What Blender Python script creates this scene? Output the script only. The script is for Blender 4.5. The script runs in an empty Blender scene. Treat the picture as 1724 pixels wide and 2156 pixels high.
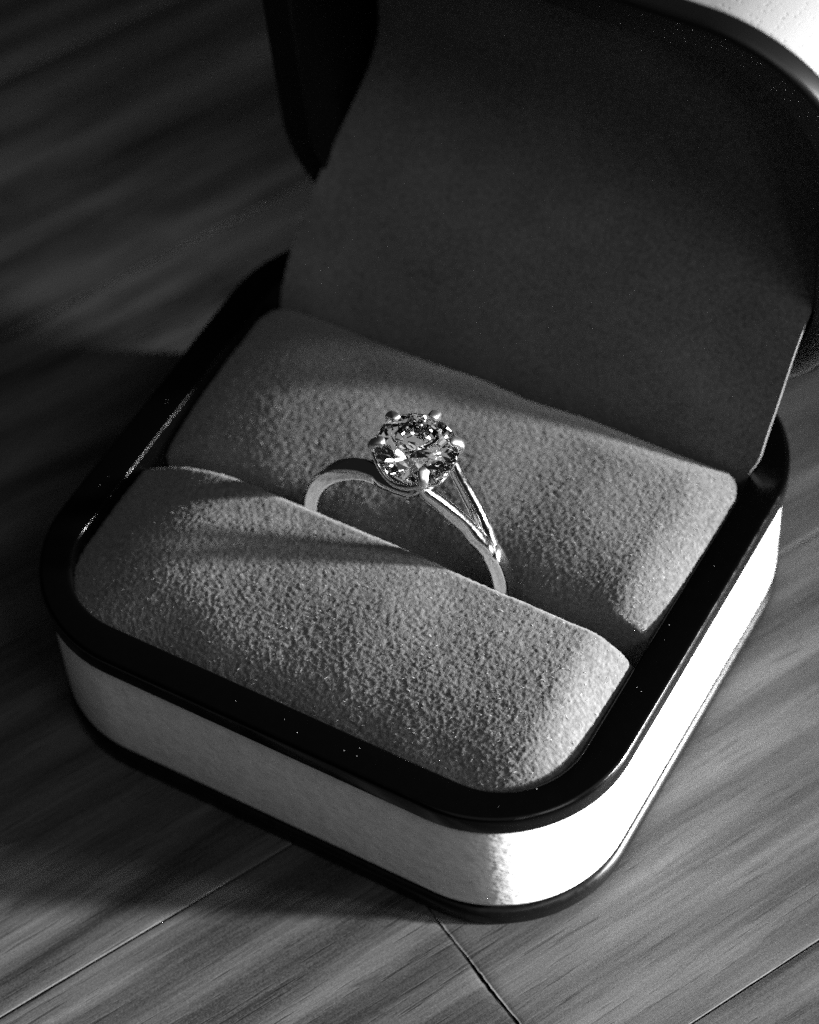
import bpy, bmesh, math, random
import numpy as np
from mathutils import Vector, Matrix
random.seed(7)
RNG = np.random.default_rng(11)
MM = 0.001
S = bpy.context.scene
COL = S.collection

# ------------------------------------------------------------------ camera
CAM = np.array([83.16347, -131.12021, 200.91447])
CR = np.array([0.87158958, 0.48802745, -0.04648447])
CU = np.array([-0.36130605, 0.7035588, 0.6119338])
CF = np.array([-0.33134505, 0.51656, -0.78954178])
cd = bpy.data.cameras.new('camera'); cam = bpy.data.objects.new('camera', cd); COL.objects.link(cam)
m = Matrix(((CR[0], CU[0], -CF[0], CAM[0]*MM), (CR[1], CU[1], -CF[1], CAM[1]*MM), (CR[2], CU[2], -CF[2], CAM[2]*MM), (0, 0, 0, 1)))
cam.matrix_world = m
cd.sensor_fit = 'VERTICAL'; cd.sensor_height = 36; cd.sensor_width = 28.8
cd.lens = 36*5626.418/2155
cd.clip_start = 0.01; cd.clip_end = 20
GEM = np.array([2.95, -4.2, 16.9])
cd.dof.use_dof = True
cd.dof.focus_distance = float((GEM + np.array([0, -1.5, -3]) - CAM) @ CF)*MM
cd.dof.aperture_fstop = 19
S.camera = cam
# ------------------------------------------------------------------ world, lamps, exposure
W = bpy.data.worlds.new('World'); S.world = W; W.use_nodes = True
bg = W.node_tree.nodes['Background']; bg.inputs[0].default_value = (1, 1, 1, 1); bg.inputs[1].default_value = 0.005
def area(name, az, el, dist, sx, sy, power, shape='ELLIPSE', target=(0, 0, 0)):
    l = bpy.data.lights.new(name, 'AREA'); l.shape = shape; l.size = sx; l.size_y = sy; l.energy = power
    o = bpy.data.objects.new(name, l); COL.objects.link(o)
    a, e = math.radians(az), math.radians(el)
    d = Vector((math.cos(e)*math.cos(a), math.cos(e)*math.sin(a), math.sin(e)))
    o.location = Vector(target) + d*dist
    o.rotation_euler = d.to_track_quat('Z', 'Y').to_euler()
    return o
KEY_AZ, KEY_EL = 27.0, 14.5
def spot(name, az, el, dist, rad_, power, cone, blend, target):
    l = bpy.data.lights.new(name, 'SPOT'); l.shadow_soft_size = rad_; l.energy = power; l.spot_size = math.radians(cone); l.spot_blend = blend
    o = bpy.data.objects.new(name, l); COL.objects.link(o)
    a, e = math.radians(az), math.radians(el)
    d = Vector((math.cos(e)*math.cos(a), math.cos(e)*math.sin(a), math.sin(e)))
    o.location = Vector(target) + d*dist
    o.rotation_euler = d.to_track_quat('Z', 'Y').to_euler()
    return o
spot('low_key_lamp', KEY_AZ, KEY_EL, 1.6, .07, 800, 8.6, 1.0, (.062, -.062, 0))
spot('soft_window_lamp', 18, 22, 1.3, .15, 220, 7, 1.0, (.08, -.09, 0))
area('front_fill_light', -62, 63, 1.0, 0.8, 0.8, .34, 'RECTANGLE')  # added soft panel on the camera side, brightens the diamond; not a window
area('side_fill_light', 20, 60, 1.0, 0.5, 0.5, .28, 'RECTANGLE')  # second added panel, high on the right, puts more grey into the facets
area('gem_fill_light', -20, 50, 1.1, 0.36, 0.36, 1.0)  # added fill disc that lifts the stone, stands for no actual lamp
area('gem_fill_light', -45, 40, 1.1, 0.14, 0.14, .2)  # small added disc, only there for sparkle in the stone
S.view_settings.view_transform = 'Standard'; S.view_settings.look = 'None'
S.view_settings.exposure = 1.0; S.view_settings.gamma = 1; S.view_settings.use_curve_mapping = False
c = S.cycles
c.max_bounces = 40; c.diffuse_bounces = 4; c.glossy_bounces = 8; c.transmission_bounces = 36
c.caustics_reflective = False; c.caustics_refractive = False; c.blur_glossy = 0.3
c.sample_clamp_indirect = 5.0; c.sample_clamp_direct = 0
c.use_denoising = False

# ------------------------------------------------------------------ helpers
def mesh_obj(name, V, F, mat, parent=None, smooth=True, kind=None, label=None):
    me = bpy.data.meshes.new(name)
    me.from_pydata([tuple(v) for v in (np.asarray(V, float)*MM)], [], [tuple(int(i) for i in f) for f in F])
    me.update()
    if smooth:
        me.polygons.foreach_set('use_smooth', [True]*len(me.polygons))
    me.materials.append(mat)
    o = bpy.data.objects.new(name, me); COL.objects.link(o)
    if parent is not None: o.parent = parent
    if kind: o['kind'] = kind
    if label: o['label'] = label
    return o
def fast_mesh(name, V, Q, mat, parent=None, smooth=True, kind=None, label=None, n=4):
    """numpy grid mesh: V (k,3) mm, Q (m,n) faces"""
    V = np.asarray(V, np.float32)*MM; Q = np.asarray(Q, np.int32)
    me = bpy.data.meshes.new(name)
    me.vertices.add(len(V)); me.vertices.foreach_set('co', V.ravel())
    me.loops.add(Q.size); me.loops.foreach_set('vertex_index', Q.ravel())
    me.polygons.add(len(Q)); me.polygons.foreach_set('loop_start', np.arange(0, Q.size, n, dtype=np.int32))
    me.polygons.foreach_set('loop_total', np.full(len(Q), n, np.int32))
    if smooth: me.polygons.foreach_set('use_smooth', np.ones(len(Q), bool))
    me.update(calc_edges=True); me.validate()
    me.materials.append(mat)
    o = bpy.data.objects.new(name, me); COL.objects.link(o)
    if parent is not None: o.parent = parent
    if kind: o['kind'] = kind
    if label: o['label'] = label
    return o
def empty(name, label, cat, loc=(0, 0, 0), group=None):
    o = bpy.data.objects.new(name, None); COL.objects.link(o); o.empty_display_size = 0.01
    o.location = Vector(loc)*MM; o['label'] = label; o['category'] = cat
    if group: o['group'] = group
    return o
def rrect(a, b, r, n=20):
    pts = []
    r = max(r, 0.05)
    for cx, cy, s in ((a-r, b-r, 0), (-a+r, b-r, 90), (-a+r, -b+r, 180), (a-r, -b+r, 270)):
        for k in range(n+1):
            t = math.radians(s+90*k/n); pts.append((cx+r*math.cos(t), cy+r*math.sin(t)))
    return np.array(pts)
def sweep_rr(a, b, r, prof, tf, closed=True, cap=None, n=24):
    """profile = [(inset, z)]; ring-wise sweep round a rounded rectangle; tf maps (x,y,z) arrays"""
    rings = [np.c_[rrect(a-p[0], b-p[0], (r-p[0]) if len(p) < 3 else p[2], n), np.full(4*(n+1), p[1])] for p in prof]
    k = len(rings[0]); V = np.concatenate(rings); F = []
    P = len(prof)
    for j in range(P if closed else P-1):
        j2 = (j+1) % P
        for i in range(k):
            i2 = (i+1) % k
            F.append((j*k+i, j*k+i2, j2*k+i2, j2*k+i))
    if cap == 'last': F.append(tuple((P-1)*k+i for i in range(k)))
    if cap == 'first': F.append(tuple(k-1-i for i in range(k)))
    return tf(V), F
def arc(cx, cz, r, a0, a1, n=5):
    return [(cx+r*math.cos(math.radians(a0+(a1-a0)*k/n)), cz+r*math.sin(math.radians(a0+(a1-a0)*k/n))) for k in range(n+1)]

class NT:
    def __init__(s, name):
        s.m = bpy.data.materials.new(name); s.m.use_nodes = True; s.t = s.m.node_tree; s.n = s.t.nodes
        s.b = s.n['Principled BSDF']; s.out = s.n['Material Output']
    def N(s, typ, **kw):
        x = s.n.new(typ)
        for k, v in kw.items():
            if k.startswith('i_'): x.inputs[k[2:].replace('_', ' ')].default_value = v
            else: setattr(x, k, v)
        return x
    def L(s, a, b): s.t.links.new(a, b)
    def coord(s, scale=(1, 1, 1), rot=(0, 0, 0)):
        g = s.N('ShaderNodeNewGeometry'); mp = s.N('ShaderNodeMapping')
        tc = s.N('ShaderNodeTexCoord')
        s.L(tc.outputs['Object'], mp.inputs[0])
        mp.inputs['Scale'].default_value = scale; mp.inputs['Rotation'].default_value = rot
        return mp.outputs[0]
    def noise(s, co, scale, detail=3, rough=.55, dist=0):
        x = s.N('ShaderNodeTexNoise'); s.L(co, x.inputs['Vector']); x.inputs['Scale'].default_value = scale
        x.inputs['Detail'].default_value = detail; x.inputs['Roughness'].default_value = rough; x.inputs['Distortion'].default_value = dist
        return x.outputs['Fac']
    def ramp(s, f, stops):
        x = s.N('ShaderNodeValToRGB'); s.L(f, x.inputs[0]); e = x.color_ramp.elements
        while len(e) < len(stops): e.new(0.5)
        for k, (p, v) in enumerate(stops): e[k].position = p; e[k].color = (v, v, v, 1)
        return x.outputs[0]
    def math(s, op, a, b=None, clamp=False):
        x = s.N('ShaderNodeMath', operation=op, use_clamp=clamp)
        for k, v in enumerate((a, b)):
            if v is None: continue
            if isinstance(v, (int, float)): x.inputs[k].default_value = v
            else: s.L(v, x.inputs[k])
        return x.outputs[0]
    def bump(s, h, dist, strength=1, normal=None):
        x = s.N('ShaderNodeBump'); x.inputs['Distance'].default_value = dist; x.inputs['Strength'].default_value = strength
        s.L(h, x.inputs['Height'])
        if normal is not None: s.L(normal, x.inputs['Normal'])
        return x.outputs[0]
    def set(s, **kw):
        for k, v in kw.items():
            s.b.inputs[k.replace('_', ' ')].default_value = (v, v, v, 1) if k in ('Base_Color',) else v
        return s

# ------------------------------------------------------------------ materials
def mat_lacquer(name, col=.0006, rough=.13):
    M = NT(name); M.set(Base_Color=col, Roughness=rough, Specular_IOR_Level=.22)
    co = M.coord()
    f = M.noise(co, 900, 2)
    M.L(M.ramp(f, [(.3, rough*.8), (.8, rough*1.5)]), M.b.inputs['Roughness'])
    M.L(M.bump(M.noise(co, 260, 2), .00004, .6), M.b.inputs['Normal'])
    return M.m
LACQ = mat_lacquer('black_lacquer')
LIDLACQ = NT('black_lid_lacquer').set(Base_Color=.004, Roughness=.38, Specular_IOR_Level=.22).m
FOOTM = mat_lacquer('black_foot_plastic', .002, .28)
def mat_leather():
    M = NT('white_leatherette'); M.set(Base_Color=.74, Roughness=.5)
    co = M.coord()
    v = M.N('ShaderNodeTexVoronoi', feature='SMOOTH_F1'); M.L(co, v.inputs['Vector']); v.inputs['Scale'].default_value = 1500
    n1 = M.noise(co, 700, 3)
    h = M.math('ADD', v.outputs['Distance'], M.math('MULTIPLY', n1, .8))
    M.L(M.bump(h, .00006, .55), M.b.inputs['Normal'])
    M.L(M.ramp(n1, [(.3, .62), (.7, .74)]), M.b.inputs['Base Color'])
    sp = M.ramp(M.noise(co, 5200, 2, .6), [(.30, .45), (.37, 1), (1, 1)])
    mx = M.N('ShaderNodeMix', data_type='RGBA', blend_type='MULTIPLY'); mx.inputs[0].default_value = 1
    M.L(M.ramp(n1, [(.3, .60), (.7, .76)]), mx.inputs[6]); M.L(sp, mx.inputs[7]); M.L(mx.outputs[2], M.b.inputs['Base Color'])
    return M.m
LEATHER = mat_leather()
def mat_lid_leather():
    M = NT('white_dimpled_leatherette'); M.set(Roughness=.5)
    co = M.coord((1, 1, 1), (0, 0, math.radians(8)))
    sx = M.N('ShaderNodeSeparateXYZ'); M.L(co, sx.inputs[0])
    v = M.N('ShaderNodeTexVoronoi', feature='F1'); M.L(co, v.inputs['Vector']); v.inputs['Scale'].default_value = 1750; v.inputs['Randomness'].default_value = .45
    n1 = M.noise(co, 1500, 3)
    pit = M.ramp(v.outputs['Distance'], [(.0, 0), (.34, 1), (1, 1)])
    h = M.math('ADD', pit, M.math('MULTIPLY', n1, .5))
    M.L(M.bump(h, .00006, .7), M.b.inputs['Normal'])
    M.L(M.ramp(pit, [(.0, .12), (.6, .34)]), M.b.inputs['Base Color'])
    return M.m
LIDLEATHER = mat_lid_leather()
def mat_suede(name, lo, hi, bumpd=.00012):
    M = NT(name); M.set(Roughness=.95, Specular_IOR_Level=.1, Sheen_Weight=.15, Sheen_Roughness=.5)
    co = M.coord()
    n1 = M.noise(co, 2300, 3, .65); n2 = M.noise(co, 160, 3, .5)
    f = M.math('ADD', M.math('MULTIPLY', n1, .75), M.math('MULTIPLY', n2, .25))
    M.L(M.ramp(f, [(.32, lo), (.68, hi)]), M.b.inputs['Base Color'])
    M.L(M.bump(M.noise(co, 3000, 4, .7), bumpd, .8), M.b.inputs['Normal'])
    return M.m
SUEDE = mat_suede('grey_suede', .048, .12)
SUEDE_B = mat_suede('grey_suede_nap', .09, .25)
LINING = mat_suede('dark_satin_lining', .06, .14, .00004)
INNER = NT('black_paper_inner').set(Base_Color=.02, Roughness=.6).m
CARD = NT('pale_card_edge').set(Base_Color=.12, Roughness=.6).m
def mat_gold():
    M = NT('polished_white_gold'); M.set(Base_Color=.86, Metallic=1.0, Roughness=.09)
    co = M.coord()
    M.L(M.bump(M.noise(co, 350, 2), .00003, .5), M.b.inputs['Normal'])
    n = M.noise(co, 2500, 3, .7)
    M.L(M.ramp(n, [(.35, .06), (.75, .15)]), M.b.inputs['Roughness'])
    return M.m
GOLD = mat_gold()
CLAW = NT('satin_white_gold').set(Base_Color=.92, Metallic=1.0, Roughness=.32).m
def mat_gem():
    M = NT('brilliant_diamond'); M.n.remove(M.b)
    g = M.N('ShaderNodeBsdfGlass'); g.inputs['IOR'].default_value = 2.42; g.inputs['Roughness'].default_value = 0
    M.L(g.outputs[0], M.out.inputs[0]); return M.m
DIAMOND = mat_gem()
WD = 63.0   # grain direction of the table, degrees from +x
def mat_wood():
    M = NT('oiled_oak'); M.set(Roughness=.5, Specular_IOR_Level=.35)
    co = M.coord()                                    # plank meshes are modelled in grain space: x along the grain
    oi = M.N('ShaderNodeObjectInfo')
    add = M.N('ShaderNodeVectorMath', operation='ADD'); M.L(co, add.inputs[0])
    cmb = M.N('ShaderNodeCombineXYZ'); M.L(M.math('MULTIPLY', oi.outputs['Random'], 3.7), cmb.inputs[2]); M.L(cmb.outputs[0], add.inputs[1])
    def st(sc):
        mp = M.N('ShaderNodeMapping'); mp.inputs['Scale'].default_value = sc; M.L(add.outputs[0], mp.inputs[0]); return mp.outputs[0]
    warp = M.noise(st((14, 60, 1)), 1, 3, .5)
    w = M.N('ShaderNodeTexWave', wave_type='BANDS', bands_direction='Y', wave_profile='SIN')
    off = M.N('ShaderNodeVectorMath', operation='ADD'); M.L(st((1, 1, 1)), off.inputs[0])
    c2 = M.N('ShaderNodeCombineXYZ'); M.L(M.math('MULTIPLY', warp, .022), c2.inputs[1]); M.L(c2.outputs[0], off.inputs[1]); M.L(off.outputs[0], w.inputs['Vector'])
    w.inputs['Scale'].default_value = 40; w.inputs['Distortion'].default_value = .6; w.inputs['Detail'].default_value = 2; w.inputs['Detail Scale'].default_value = 60
    fine = M.noise(st((60, 1400, 1)), 1, 4, .65)
    broad = M.noise(st((18, 110, 1)), 1, 4, .6)
    pore = M.noise(st((170, 2600, 1)), 1, 2, .5)
    grain = M.noise(st((1, 1, 1)), 5200, 2, .75)
    f = M.math('ADD', M.math('MULTIPLY', w.outputs['Fac'], .12), M.math('ADD', M.math('MULTIPLY', fine, .3), M.math('ADD', M.math('MULTIPLY', broad, .38), M.math('MULTIPLY', grain, .30))))
    colr = M.ramp(f, [(.42, .010), (.52, .030), (.60, .045), (.72, .072)])
    streak = M.ramp(M.noise(st((9, 260, 1)), 1, 5, .62, .4), [(.36, .25), (.46, 1), (1, 1)])
    blotch = M.ramp(M.noise(st((55, 190, 1)), 1, 5, .7, 1.2), [(.30, .3), (.38, 1), (1, 1)])
    mxs = M.N('ShaderNodeMix', data_type='RGBA', blend_type='MULTIPLY'); mxs.inputs[0].default_value = .42
    M.L(colr, mxs.inputs[6]); M.L(streak, mxs.inputs[7])
    mxb = M.N('ShaderNodeMix', data_type='RGBA', blend_type='MULTIPLY'); mxb.inputs[0].default_value = .6
    M.L(mxs.outputs[2], mxb.inputs[6]); M.L(blotch, mxb.inputs[7]); colr = mxb.outputs[2]
    pm = M.ramp(pore, [(.30, .45), (.40, 1)])
    mx = M.N('ShaderNodeMix', data_type='RGBA', blend_type='MULTIPLY'); mx.inputs[0].default_value = .8
    M.L(colr, mx.inputs[6]); M.L(pm, mx.inputs[7])
    M.L(mx.outputs[2], M.b.inputs['Base Color'])
    h = M.math('ADD', M.math('MULTIPLY', fine, .7), M.math('ADD', M.math('MULTIPLY', pm, .5), M.math('MULTIPLY', w.outputs['Fac'], .1)))
    M.L(M.bump(h, .00012, .6), M.b.inputs['Normal'])
    M.L(M.ramp(broad, [(.3, .42), (.7, .58)]), M.b.inputs['Roughness'])
    return M.m
WOOD = mat_wood()
COREM = NT('table_core_wood').set(Base_Color=.03, Roughness=.8).m

# ------------------------------------------------------------------ table: planks laid on a core
ZT = -16.3
table = empty('wooden_tabletop', 'oiled oak tabletop of long narrow planks under the ring box', 'table', (0, 0, ZT))
table.rotation_euler[2] = math.radians(WD)
PW = 36.3
def plank(x0, x1, y0, y1, seed):
    rg = np.random.default_rng(seed)
    L_, Wd, g, bv, T = x1-x0, y1-y0, .03, .22, 14.
    xs = np.unique(np.r_[0, .25, .7, np.linspace(1.5, L_-1.5, max(3, int(L_/2.5) if abs(x0+18) < 3 or abs(x1+18) < 3 or L_ < 190 else int(L_/6))), L_-.7, L_-.25, L_])
    e1 = rg.normal(0, .05, len(xs)).cumsum()*.25; e2 = rg.normal(0, .05, len(xs)).cumsum()*.25
    e1 -= np.linspace(e1[0], e1[-1], len(xs)); e2 -= np.linspace(e2[0], e2[-1], len(xs))
    e1 = np.clip(e1, -.1, .1); e2 = np.clip(e2, -.1, .1)
    NYM = 70; NP = NYM+6; rag = np.abs(rg.normal(0, .06, (2, NP))); rag[1] *= -1; rag += np.convolve(rg.normal(0, .12, NP+8), np.ones(9)/9, 'valid'); rag2 = rg.normal(0, 1, NP)
    V = []; F = []
    for i, x in enumerate(xs):
        de = min(x, L_-x)
        dz = -.06*max(0, 1-de/.7)**1.5
        ga = g+rg.uniform(0, .05)
        lo, hi = y0+ga+abs(e1[i]), y1-ga-abs(e2[i])
        mid = np.linspace(lo+.12, hi-.12, NYM)
        pr = [(lo, -T), (lo, -bv+dz), (lo+.03, -.02+dz)]+[(y, dz) for y in mid]+[(hi-.03, -.02+dz), (hi, -bv+dz), (hi, -T)]
        xx = x0+np.clip(x, g, L_-g)
        ragk = max(0, 1-de/.6)
        for m_i, (y, z) in enumerate(pr):
            top = z > -.5
            V.append((xx+(rag[0 if x < L_/2 else 1][m_i]*ragk if top else 0), y, z-(.04*abs(rag2[m_i])*ragk if top else 0)))
        if i:
            for k in range(NP-1):
                F.append(((i-1)*NP+k, (i-1)*NP+k+1, i*NP+k+1, i*NP+k))
    n = len(xs); F.append(tuple(range(NP))[::-1]); F.append(tuple((n-1)*NP+k for k in range(NP)))
    F = [f[::-1] for f in F[:-2]]+F[-2:]
    o = mesh_obj('plank', V, F, WOOD, table)
    return o
# plank rows: seams at n = 14.3 and 50.6 mm right of the grain axis (local y = -n)
rows = range(-9, 10)
for rI in rows:
    n0 = 14.3 + PW*rI
    y1, y0 = -n0, -(n0+PW)
    rg = random.Random(100+rI)
    if rI == 0: cuts = [-420, -18.1, 232, 470]
    else:
        s0 = -420+rg.uniform(20, 200); cuts = [-420, s0, s0+250, s0+500]
        cuts = [q for q in cuts if q < 440]+[470]
    for a_, b_ in zip(cuts[:-1], cuts[1:]):
        plank(a_, b_, y0, y1, rg.randint(0, 9999))
ry = (-(14.3+PW*10), -(14.3-PW*9))
bmv = [(x, y, z) for z in (-40, -14.05) for y in (ry[0]+3, ry[1]-3) for x in (-415, 465)]
mesh_obj('core', bmv, [(0, 2, 3, 1), (4, 5, 7, 6), (0, 1, 5, 4), (2, 6, 7, 3), (0, 4, 6, 2), (1, 3, 7, 5)], COREM, table, smooth=False)

# ------------------------------------------------------------------ ring box
box = empty('ring_box', 'open white leatherette ring box with black lacquered rim and grey suede cushions', 'ring box', (0, 0, ZT))
def inbox(V):
    V = np.array(V, float); V[:, 2] -= ZT; return V
A, B, R = 30.0, 28.88, 13.3
RI = 8.2                    # corner radius of the tray opening
ZR = 2.45
# rim: glossy black lip, rounded on its outer edge, with a wall going down inside
prof = [(1.6, .02)] + [(.25, .02)] + arc(.45, .47, .45, 240, 180, 3)[0:] + arc(.5, ZR-.5, .5, 180, 90, 7) + [(2.2, ZR+.02)] + arc(3.35, ZR-.25, .27, 90, 0, 4) + [(3.62, 0), (3.62, -9.0), (3.0, -9.0)]
prof = [(p[0], p[1]) if p[0] < 2.5 or p[1] < .1 and p[0] < 3 else (p[0], p[1], RI) for p in prof]
V, F = sweep_rr(A, B, R, prof, inbox, True)
rim = mesh_obj('rim', V, F, LACQ, box)
V, F = sweep_rr(A, B, R, [(.55, -.0)]+[(.55, -.3), (.5, -1), (.47, -6.7), (.5, -12.8)]+[(.6, -13.3), (.95, -13.5), (2.9, -13.5), (2.9, 0.0)], inbox, True)
band = mesh_obj('side_band', V, F, LEATHER, box)
V, F = sweep_rr(A, B, R, [(3.2, -13.52), (1.5, -13.52), (1.5, -14.2)]+arc(1.05, -14.95, .8, 100, 180, 8)+[(.25, -15.6)]+arc(.65, -15.87, .4, 180, 260, 4)+[(1.5, -16.28), (3.2, -16.28)], inbox, False, cap='last')
foot = mesh_obj('foot', V, F, FOOTM, box)
V, F = sweep_rr(A, B, R, [(3.6, -9.05), (3.6, -9.0)], inbox, False, cap='last')
mesh_obj('tray_floor', V, F, INNER, box)

# noise helpers for suede relief
def vnoise(X, Y, cell, seed):
    rg = np.random.default_rng(seed)
    x = X/cell; y = Y/cell; x = x-x.min()+1; y = y-y.min()+1
    G = rg.random((int(x.max())+4, int(y.max())+4))
    i = np.floor(x).astype(int); j = np.floor(y).astype(int); fx = x-i; fy = y-j
    fx = fx*fx*(3-2*fx); fy = fy*fy*(3-2*fy)
    return (G[i, j]*(1-fx)*(1-fy)+G[i+1, j]*fx*(1-fy)+G[i, j+1]*(1-fx)*fy+G[i+1, j+1]*fx*fy)-.5
AI = 26.36                  # inner opening half width
YF, YB = -25.26, 25.26
def q(t):                   # quarter-round profile 0..1
    t = np.clip(t, 0, 1); return np.sqrt(np.maximum(0, 1-(1-t)**2))
def qp(t):                  # softer, parabola-like dome
    t = np.clip(t, 0, 1); return np.maximum(0, 1-(1-t)**2)**.85
def cushion(name, yslot, yfar, H, wfar, side, seed, zb, wslot, label, far_r, drop):
    """dome between the slot edge (yslot) and the far edge (yfar)"""
    nx, ns = 440, 230
    L_ = abs(yfar-yslot); sg = 1 if yfar > yslot else -1
    # profile parameter s: wall from z=-8.5 up to the shoulder, then across the top
    wall = 40
    d = np.r_[np.zeros(wall), (np.linspace(0, 1, ns-wall)**.85)*L_]
    zw = np.r_[np.linspace(-8.5, zb-drop, wall), np.full(ns-wall, np.nan)]
    U = np.linspace(-1, 1, nx)
    U = np.sign(U)*(1-(1-np.abs(U))**1.25)
    V = np.zeros((ns, nx, 3))
    for k in range(ns):
        dy = L_-d[k]                     # distance to the far edge
        ins = 0
        if far_r > 0 and dy < far_r: ins = far_r-math.sqrt(max(0, far_r**2-(far_r-dy)**2))
        if far_r == 0 and dy < 3.2: ins = 3.2-math.sqrt(max(0, 3.2**2-(3.2-dy)**2))
        xm = AI-.05-ins
        x = U*xm
        y = yslot+sg*d[k]
        # distance from the side edge measured so that the corners round off
        dside = AI-np.abs(x)
        if far_r > 0:
            cx = np.maximum(0, np.abs(x)-(AI-far_r)); cy = max(0, far_r-dy)
            dr = far_r-np.sqrt(cx**2+cy**2)
            de = np.where((cx > 0) & (cy > 0), dr, np.minimum(dside, dy))
        else: de = dside
        sd = np.where(x < 0, side[0], side[1]); zb_ = zb+(.45 if far_r > 0 else .8)*x/AI
        fs = qp(dside/sd); ff = qp(dy/wfar); fsl = q((d[k]+.0)/wslot)
        if far_r > 0:
            # rounded corner edge: fade to the base there as well
            fc = q(np.where((cx > 0) & (cy > 0), np.maximum(dr, 0), 99)/sd); f = np.minimum(fs*ff, fc*1.0)
        else: f = fs*ff
        z = zb_+(H+zb-zb_)*f-drop*(1-fsl)*(1-(.75*np.clip((x-2)/23, 0, 1)**1.3+.6*np.clip((-x-8)/17, 0, 1))*(1 if far_r == 0 else 0))
        if far_r > 0: z = z-1.8*(1-qp(dy/14.))*np.clip(1-x/60, .6, 1)
        if k < wall: z = np.minimum(zw[k], z)
        V[k, :, 0] = x; V[k, :, 1] = y; V[k, :, 2] = z
    # normals from finite differences, then push out by suede relief
    du = np.gradient(V, axis=1); dv = np.gradient(V, axis=0)
    Nn = np.cross(du, dv)*sg; Nn /= np.linalg.norm(Nn, axis=2, keepdims=True)+1e-9
    arcs = np.cumsum(np.r_[0, np.linalg.norm(np.diff(V[:, nx//2], axis=0), axis=1)])
    X = V[:, :, 0]; Yp = np.repeat(arcs[:, None], nx, 1)
    h = vnoise(X, Yp, .42, seed)*.035+vnoise(X+Yp*.5, Yp-X*.3, .24, seed+1)*.06+vnoise(X-.4*Yp, Yp, .15, seed+2)*.075
    lump = vnoise(X, Yp, 6, seed+3)*.35+vnoise(X, Yp, 14, seed+4)*.5
    mask = np.clip((V[:, :, 2]+6)/4, 0, 1)
    edge = np.clip((AI-np.abs(X))/2, 0.15, 1)
    V = V+Nn*((h+lump*edge)*mask)[:, :, None]
    idx = np.arange(ns*nx).reshape(ns, nx)
    Q = np.stack([idx[:-1, :-1], idx[:-1, 1:], idx[1:, 1:], idx[1:, :-1]], -1).reshape(-1, 4)
    if sg < 0: Q = Q[:, ::-1]
    o = fast_mesh(name, inbox(V.reshape(-1, 3)), Q, SUEDE, box, label=label)
    # nap: short fibres lying on the dome
    cnt = 75000
    fi = RNG.uniform(wall*.6, ns-2, cnt); ui = RNG.uniform(1, nx-2, cnt)
    # uniform in area: weight rows by spacing
    rowlen = np.gradient(arcs); w = rowlen[np.floor(fi).astype(int)]; keep = RNG.random(cnt) < w/w.max()
    fi = fi[keep]; ui = ui[keep]; a = fi.astype(int); b = ui.astype(int)
    P = V[a, b]+(V[a+1, b]-V[a, b])*(fi-a)[:, None]+(V[a, b+1]-V[a, b])*(ui-b)[:, None]
    Nf = Nn[a, b]
    n = len(P)
    t = RNG.normal(size=(n, 3)); t -= (t*Nf).sum(1)[:, None]*Nf; t /= np.linalg.norm(t, axis=1)[:, None]
    s = np.cross(Nf, t)
    ln = RNG.uniform(.16, .42, n)[:, None]; wd = RNG.uniform(.022, .045, n)[:, None]; up = RNG.uniform(.25, .9, n)[:, None]
    bend = RNG.normal(0, .35, n)[:, None]
    d1 = t+Nf*up; d1 /= np.linalg.norm(d1, axis=1)[:, None]
    d2 = t+Nf*up*.2+s*bend; d2 /= np.linalg.norm(d2, axis=1)[:, None]
    p0 = P-Nf*.03; p1 = p0+d1*ln*.5; p2 = p1+d2*ln*.5
    VV = np.stack([p0-s*wd, p0+s*wd, p1+s*wd*.8, p1-s*wd*.8, p2], 1).reshape(-1, 3)
    base = np.arange(n)[:, None]*5
    T = np.concatenate([base+np.array([[0, 1, 2]]), base+np.array([[0, 2, 3]]), base+np.array([[3, 2, 4]])])
    nb = fast_mesh('suede_nap', inbox(VV), T, SUEDE_B, o, smooth=False, kind='stuff', n=3)
    return o, V, Nn
cf, VF, NF = cushion('cushion', -6.6, YF, 4.4, 18.5, (11., 5.), 21, .9, 1.1, 'front grey suede cushion, brightly lit, in front of the slot', RI-.1, 2.0)
cb, VB, NB = cushion('cushion', -3.6, 16.8, 2.9, 5.0, (14., 5.), 51, 1.5, 14.0, 'back grey suede cushion, half in the shadow of the lid', 0, 5.6)

# ------------------------------------------------------------------ lid (opened, leaning a little forward)
LA, LB, LR, LTH, LY, LZ = 30.58, 23.72, 15.48, 0.0605, 28.56, 0.0
lid_tf_u = np.array([0, -math.sin(LTH), math.cos(LTH)]); lid_n = np.array([0, math.cos(LTH), math.sin(LTH)])
def lidtf(V):      # x, s(-b..b) , depth(z negative = into the lid)
    V = np.asarray(V, float)
    return inbox(np.outer(V[:, 0], [1, 0, 0])+np.outer(V[:, 1]+LB, lid_tf_u)+np.outer(-V[:, 2], lid_n)+np.array([0, LY, LZ]))
LD = 16.5
prof = [(1.6, -2.45)] + [(.3, -2.45)] + arc(.3, -2.1, .3, 270, 180, 3)+arc(.75, -.75, .75, 180, 90, 6) + [(2.2, 0)] + arc(3.2, -.4, .4, 90, 0, 4) + [(3.65, -LD+2), (3.0, -LD+2)]
V, F = sweep_rr(LA, LB, LR, prof, lidtf, True)
lid = mesh_obj('lid', V, F, LIDLACQ, box, label='raised black rim and inner wall of the open lid')
V, F = sweep_rr(LA, LB, LR, [(2.9, -2.45), (.5, -2.45), (.42, -3.0), (.4, -9), (.5, -LD+.8)]+[(.9, -LD+.2), (2.0, -LD), (3., -LD)], lidtf, False, cap='last')
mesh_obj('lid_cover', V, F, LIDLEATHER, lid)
V, F = sweep_rr(LA, LB, LR, [(3.6, -LD+2.02), (3.6, -LD+2)], lidtf, False, cap='last')
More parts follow.
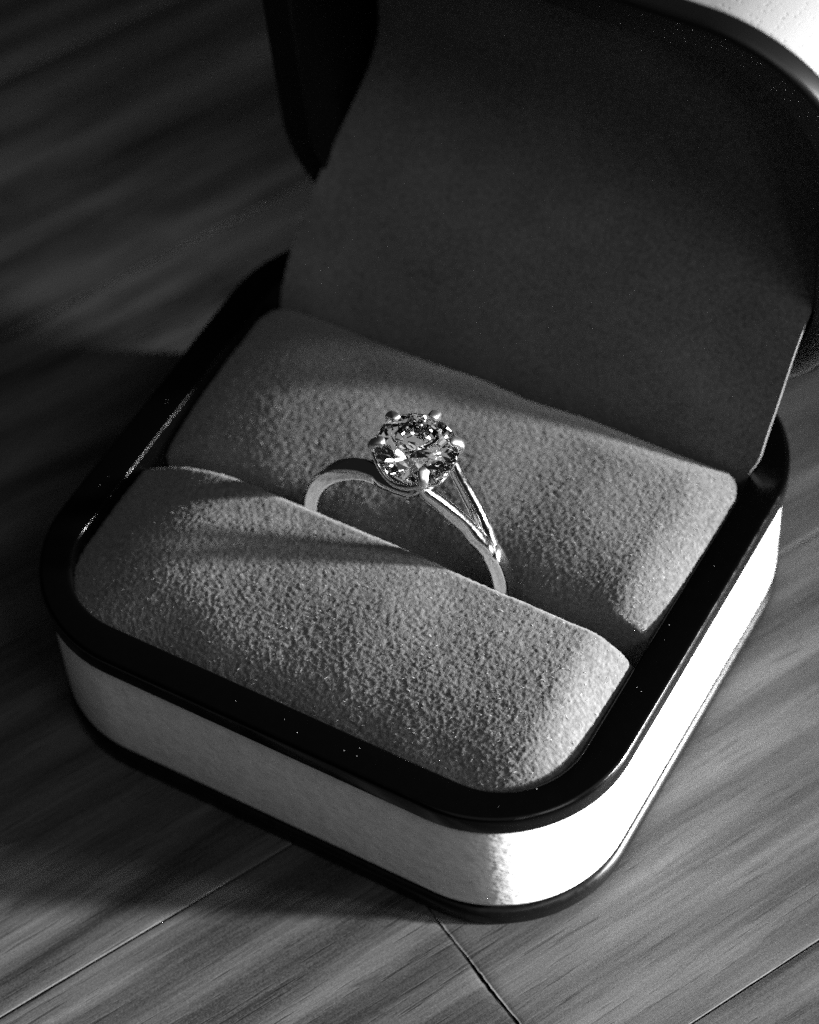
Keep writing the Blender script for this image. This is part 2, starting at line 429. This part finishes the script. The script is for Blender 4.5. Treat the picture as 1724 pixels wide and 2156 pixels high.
mesh_obj('lid_ceiling', V, F, INNER, lid)
# curved lining card from the back cushion up into the lid
path_r = [(17.0, -3.0), (17.3, .6), (17.3, 3.4), (18.8, 6.4), (21.7, 9.7), (23.4, 12.0), (26.0, 14.5), (30.5, 17.5), (35.5, 21.0), (38.0, 25.0), (39.2, 31.0), (39.2, 38.0), (39.0, 43.0)]
path = [(17.75, -3.0), (18.2, .6), (19.6, 2.9), (21.6, 5.2), (24.6, 8.2), (28.2, 10.6), (33.0, 12.6), (38.0, 14.8), (40.7, 18.0), (40.7, 22.5), (40.1, 30.0), (39.6, 38.0), (39.2, 43.0)]
pp = np.array(path)
tt = np.r_[0, np.cumsum(np.linalg.norm(np.diff(pp, axis=0), axis=1))]
ts = np.linspace(0, tt[-1], 70)
def smooth_interp(t, p, ts):
    o = np.interp(ts, t, p)
    for _ in range(3): o[1:-1] = (o[:-2]+2*o[1:-1]+o[2:])/4
    return o
py, pz = smooth_interp(tt, pp[:, 0], ts), smooth_interp(tt, pp[:, 1], ts)
pr_ = np.array(path_r); tr = np.r_[0, np.cumsum(np.linalg.norm(np.diff(pr_, axis=0), axis=1))]; tr *= tt[-1]/tr[-1]
qy, qz = smooth_interp(tr, pr_[:, 0], ts), smooth_interp(tr, pr_[:, 1], ts)
tn = np.c_[np.gradient(py), np.gradient(pz)]; tn /= np.linalg.norm(tn, axis=1)[:, None]; nrm = np.c_[-tn[:, 1], tn[:, 0]]
def hw(k):
    z = pz[k]
    # half width: full at the bottom, following the lid's rounded corners at the top
    top = 43.6-z
    w = 26.2
    if z > 30: w = 26.2-max(0, 11-math.sqrt(max(0, 121-max(0, 11-top)**2)))
    return w
nxp = 60; V = []; F = []; E = []
us = np.linspace(-1, 1, nxp)
for layer, off in ((0, 0.0), (1, -.55)):
    for k in range(len(ts)):
        w = hw(k)
        for u in us:
            wob = .25*math.sin(u*3.1+ts[k]*.08)*math.sin(ts[k]*.11)+.12*math.sin(u*7+ts[k]*.3)
            mm_ = .5+.5*u; by = py[k]*(1-mm_)+qy[k]*mm_; bz = pz[k]*(1-mm_)+qz[k]*mm_
            wx = w+(.7*min(1, max(0, (bz-2.5)/2)) if u > 0 else 0)
            V.append((u*wx, by+nrm[k, 0]*(off+wob), bz+nrm[k, 1]*(off+wob)))
nL = len(ts)*nxp
for k in range(len(ts)-1):
    for i in range(nxp-1):
        a0 = k*nxp+i; F.append((a0, a0+1, a0+nxp+1, a0+nxp)); F.append((nL+a0, nL+a0+nxp, nL+a0+nxp+1, nL+a0+1))
lin = mesh_obj('lining', inbox(V), F, LINING, box, label='smooth grey lining that curves up into the lid')
for side in (0, nxp-1):
    EV = []; EF = []
    for k in range(len(ts)):
        EV += [V[k*nxp+side], V[nL+k*nxp+side]]
        if k: j = 2*k; EF.append((j-2, j-1, j+1, j))
    mesh_obj('lining_edge', inbox(EV), EF, CARD, lin)

# ------------------------------------------------------------------ engagement ring
TH = math.radians(8)
AX = np.array([math.sin(TH), 0, math.cos(TH)]); E1 = np.array([math.cos(TH), 0, -math.sin(TH)]); E2 = np.array([0, 1., 0])
ring = empty('engagement_ring', 'polished white gold solitaire ring with split shank standing in the slot', 'ring', (1.15, -4.6, -8.8))
RO = np.array([1.15, -4.6, -8.8])
def inring(V): return np.asarray(V, float)-RO
def sweep(path, nor, wdt, thk, seg=22, p=3.0, caps=True):
    path = np.array(path, float); n = len(path); V = []; F = []
    T = np.gradient(path, axis=0); T /= np.linalg.norm(T, axis=1)[:, None]
    for k in range(n):
        N_ = np.array(nor[k], float); N_ -= (N_@T[k])*T[k]; N_ /= np.linalg.norm(N_); Bn = np.cross(T[k], N_)
        for j in range(seg):
            a = 2*math.pi*j/seg; ca, sa = math.cos(a), math.sin(a)
            x = math.copysign(abs(ca)**(2/p), ca)*wdt[k]/2; y = math.copysign(abs(sa)**(2/p), sa)*thk[k]/2
            V.append(path[k]+Bn*x+N_*y)
    for k in range(n-1):
        for j in range(seg):
            j2 = (j+1) % seg; F.append((k*seg+j, k*seg+j2, (k+1)*seg+j2, (k+1)*seg+j))
    if caps: F.append(tuple(range(seg))[::-1]); F.append(tuple((n-1)*seg+j for j in range(seg)))
    return np.array(V), F
def catmull(P, n):
    P = np.array(P, float); P = np.vstack([2*P[0]-P[1], P, 2*P[-1]-P[-2]]); out = []
    m_ = len(P)-3
    for t in np.linspace(0, m_-1e-6, n):
        i = int(t); f = t-i; a, b, c_, d = P[i:i+4]
        out.append(.5*((2*b)+(c_-a)*f+(2*a-5*b+4*c_-d)*f*f+(3*b-a-3*c_+d)*f**3))
    return np.array(out)
RC = np.array([1.5, -4.6, 1.9]); RM = 10.15      # centre and mean radius of the finger circle
def circ(deg, r=RM, y=0.0):                       # deg measured clockwise from the top seen from the front
    a = math.radians(deg); return RC+np.array([math.sin(a)*r, y, math.cos(a)*r])
def rad(deg):
    a = math.radians(deg); return np.array([math.sin(a), 0, math.cos(a)])
# lower hoop: from the right split round underneath to the left split
SR, SL = 58, -30
degs = np.linspace(SR-22, 360+SL, 120)
FB = np.array([4.62, -6.55, 14.75])                 # where the front strands meet under the front prong
tp = [min(1, (d-SR+22)/28) for d in degs]
wd = [.5+1.35*max(0, t)**.7 for t in tp]; th = [.7+1.1*max(0, t)**.5 for t in tp]
# the left shoulder carries on from the hoop and sweeps under the stone to the front prong
tailp = [circ(SL), circ(SL+8, RM, -.12), circ(SL+17, RM+.02, -.45), (.2, -5.5, 12.15), (2.2, -6.05, 12.9), (3.75, -6.4, 13.75), FB]
tailn = [rad(SL), rad(SL+8), rad(SL+17), rad(0)-E2*.25, AX-E2*.45, AX-E2*.6, AX-E2*.6]
tk = np.linspace(0, 1, 70)
path = [circ(d) for d in degs]+list(catmull(tailp, 70))[1:]; nor = [rad(d) for d in degs]+list(catmull(tailn, 70))[1:]
wd += list(np.interp(tk, np.linspace(0, 1, 7), [1.85, 1.8, 1.65, 1.5, 1.4, 1.2, .9]))[1:]
th += list(np.interp(tk, np.linspace(0, 1, 7), [1.8, 1.76, 1.65, 1.5, 1.4, 1.3, .9]))[1:]
V, F = sweep(path, nor, wd, th, 28, 3.6); band_o = mesh_obj('shank', inring(V), F, GOLD, ring)
FB = np.array([4.62, -6.55, 14.75])                 # where the front strands meet under the front prong
BB = GEM-E1*.4+E2*2.0-AX*3.2
def strand(pts, nn, w, t, name='strand'):
    P = catmull(pts, 60); N_ = catmull(nn, 60); k = np.linspace(0, 1, 60)
    V, F = sweep(P, N_, np.interp(k, np.linspace(0, 1, len(w)), w), np.interp(k, np.linspace(0, 1, len(t)), t), 28, 3.2)
    return mesh_obj(name, inring(V), F, GOLD, ring)
# right: front strand up to the front prong, back strand to the right prong
strand([circ(SR+12, y=-.30), circ(SR, RM, -.36), circ(SR-8, RM+.05, -.5), (8.35, -5.15, 9.75), (7.15, -5.55, 11.45), (5.95, -5.95, 12.95), (5.1, -6.3, 13.95), FB], [rad(SR+12), rad(SR), rad(SR-8), rad(40), rad(32), rad(26)-E2*.1, AX-E2*.2, AX-E2*.3], [1.0, 1.2, 1.25, 1.25, 1.2, 1.15, 1.0, .8], [1.4, 1.72, 1.78, 1.75, 1.7, 1.6, 1.45, 1.1])
strand([circ(SR+12, y=.30), circ(SR, RM, .36), (9.35, -3.95, 8.9), (8.45, -3.45, 10.2), (7.35, -3.1, 11.8), (6.35, -2.9, 13.5), (5.75, -2.7, 15.0)], [rad(SR+12), rad(SR), rad(50), rad(48), rad(46), rad(50), rad(60)], [1.0, 1.2, 1.2, 1.15, 1.1, 1.05, .8], [1.4, 1.72, 1.7, 1.55, 1.4, 1.2, .8])
# left: back strand runs behind the stone
strand([circ(SL+2, RM-.05, .25), circ(SL+9, RM, .4), circ(SL+18, RM+.05, .9), circ(SL+28, RM+.5, 1.4), BB], [rad(SL+2), rad(SL+9), rad(SL+18), rad(SL+28), AX], [.5, .95, 1.2, 1.2, 1.0], [.8, 1.25, 1.4, 1.3, 1.1])
# diamond: round brilliant cut
GR = 3.78
def pol(r, deg, z):
    a = math.radians(deg); return (r*math.cos(a), r*math.sin(a), z)
rT, zT, gz, zC = .56*GR, .155*2*GR, .015*2*GR, -.432*2*GR
V = []; add = lambda v: (V.append(v), len(V)-1)[1]
T_ = [add(pol(rT, 45*k, zT+gz)) for k in range(8)]
rs = .5*(rT*math.cos(math.radians(22.5))+GR)*1.02; ps = rs*math.cos(math.radians(22.5))
zs = zT+gz-zT*(ps-rT)/(GR-rT)
Sx = [add(pol(rs, 45*k+22.5, zs)) for k in range(8)]
Gt = [add(pol(GR, 22.5*k/1, gz)) for k in range(16)]
Gb = [add(pol(GR, 22.5*k, -gz)) for k in range(16)]
rl = .24*GR; pl = rl*math.cos(math.radians(22.5)); zl = (zC)+(-gz-zC)*(pl/GR)
Lx = [add(pol(rl, 45*k+22.5, zl)) for k in range(8)]
Cu = add((0, 0, zC))
F = [tuple(T_)]
for k in range(8):
    k2 = (k+1) % 8; g0, g1, g2 = 2*k, 2*k+1, (2*k+2) % 16
    F += [(T_[k], Sx[k], T_[k2])[::1], (T_[k], Sx[k-1], Gt[g0], Sx[k]), (Sx[k], Gt[g0], Gt[g1]), (Sx[k], Gt[g1], Gt[g2]),
          (Gt[g0], Gb[g0], Gb[g1], Gt[g1]), (Gt[g1], Gb[g1], Gb[g2], Gt[g2]),
          (Gb[g0], Lx[k], Gb[g1]), (Gb[g1], Lx[k], Gb[g2]), (Gb[g0], Lx[k-1], Cu, Lx[k])]
Vd = np.array(V); spin = math.radians(11); cs, sn = math.cos(spin), math.sin(spin)
Vw = GEM+np.outer(Vd[:, 0]*cs-Vd[:, 1]*sn, E1)+np.outer(Vd[:, 0]*sn+Vd[:, 1]*cs, E2)+np.outer(Vd[:, 2], AX)
gem = mesh_obj('diamond', inring(Vw), F, DIAMOND, ring, smooth=False)
bm = bmesh.new(); bm.from_mesh(gem.data); bmesh.ops.recalc_face_normals(bm, faces=bm.faces); bm.to_mesh(gem.data); bm.free()
def gl(r, deg, h):
    a = math.radians(deg); return GEM+E1*r*math.cos(a)+E2*r*math.sin(a)+AX*h
PA = [33, 92, 156, 211, 308]
for i, a in enumerate(PA):
    base = gl(1.5, a, -3.3)
    if i == 4: base = FB-AX*.2
    pts = [base, gl(2.6, a, -2.2) if i != 4 else FB*.5+gl(GR, a, -.9)*.5, gl(3.55, a, -.9), gl(GR+.22, a, .05), gl(GR+.05, a, .65), gl(GR-.55, a, .98), gl(GR-.95, a, 1.02)]
    a_ = math.radians(a); outn = E1*math.cos(a_)+E2*math.sin(a_)
    nn = [outn, outn, outn, outn+AX*.2, outn+AX, AX+outn*.2, AX]
    P = catmull(pts, 40); N_ = catmull(nn, 40); k = np.linspace(0, 1, 40)
    w = np.interp(k, [0, .3, .5, .66, .85, .96, 1], [.9, .8, .8, .95, 1.0, .75, .25]); t = np.interp(k, [0, .5, .66, .85, .96, 1], [.8, .65, .66, .62, .45, .15])
    V, F = sweep(P, N_, w, t, 18, 2.2)
    mesh_obj('prong', inring(V), F, CLAW, ring)
# scalloped gallery rail: dips between the prongs like petals
for i in range(5):
    a0 = PA[i]; a1 = PA[(i+1) % 5]+(360 if i == 4 else 0)
    span = a1-a0
    pts = []; nn = []
    for t in np.linspace(0, 1, 9):
        a = a0+span*t; dip = math.sin(math.pi*t)**.8
        pts.append(gl(GR+.1-.75*dip, a, -.25-1.75*dip)); ar = math.radians(a); nn.append(E1*math.cos(ar)+E2*math.sin(ar)-AX*.2)
    P = catmull(pts, 44); N_ = catmull(nn, 44)
    V, F = sweep(P, N_, [.75]*44, [.5]*44, 14, 2.4)
    mesh_obj('gallery_rail', inring(V), F, GOLD, ring)
# small collet under the stone that ties strands and prongs together
V = []; F = []
for j, (r, h) in enumerate(((1.2, -3.0), (1.6, -3.1), (1.75, -3.4), (1.6, -3.75), (1.1, -3.8), (1.0, -3.4))):
    for k in range(32): V.append(gl(r, k*360/32, h))
for j in range(6):
    for k in range(32):
        F.append((j*32+k, j*32+(k+1) % 32, ((j+1) % 6)*32+(k+1) % 32, ((j+1) % 6)*32+k))
mesh_obj('collet', inring(V), F, GOLD, ring)

# ------------------------------------------------------------------ small leftovers: dust and one stray fibre
rd = random.Random(5); V = []; F = []
spots_ = [(26.9+.6, -3.5, ZR+.05), (28.1, -9.5, ZR+.05), (15.0, -26.6, ZR+.05), (22.5, -25.9, ZR+.05), (-20.5, -24.9, ZR+.05), (3.1, -27.4, ZR+.05), (27.9, 6.0, ZR+.05), (-28.0, -12.0, ZR+.05), (9.0, -27.1, ZR+.05), (24.6, -22.8, ZR+.05)]
for k in range(8):
    a = rd.uniform(-60, 60); spots_.append((rd.choice([1, 1, -1])*rd.uniform(27, 28.4), rd.uniform(-14, 12), ZR+.04) if k % 2 else (rd.uniform(-16, 16), -rd.uniform(25.9, 27.4), ZR+.04))
for (x, y, z) in spots_:
    r = rd.uniform(.015, .05); b0 = len(V)
    for dx, dy, dz in ((1, .3, 0), (-.2, 1, 0), (-1, -.2, 0), (.1, -.8, 0), (0, 0, .9)):
        V.append((x+dx*r*rd.uniform(.6, 1.6), y+dy*r*rd.uniform(.6, 1.6), z+dz*r))
    F += [(b0+3, b0+2, b0+1, b0), (b0, b0+1, b0+4), (b0+1, b0+2, b0+4), (b0+2, b0+3, b0+4), (b0+3, b0, b0+4)]
DUST = NT('pale_dust').set(Base_Color=.22, Roughness=.9).m
du_ = mesh_obj('dust', V, F, DUST, None, smooth=False, kind='stuff')
du_['label'] = 'pale dust specks scattered on the black rim of the ring box'; du_['category'] = 'dust'
FP = catmull([(-8.15, -7.45, 3.6), (-7.7, -7.15, 3.95), (-7.2, -6.9, 4.1), (-6.7, -6.6, 4.35)], 16)
V, F = sweep(FP, [(0, 0, 1)]*16, [.05]*16, [.05]*16, 6, 2)
fb = mesh_obj('stray_fibre', V, F, SUEDE_B, None)
fb['label'] = 'short pale stray fibre sticking up beside the left side of the ring band'; fb['category'] = 'fibre'
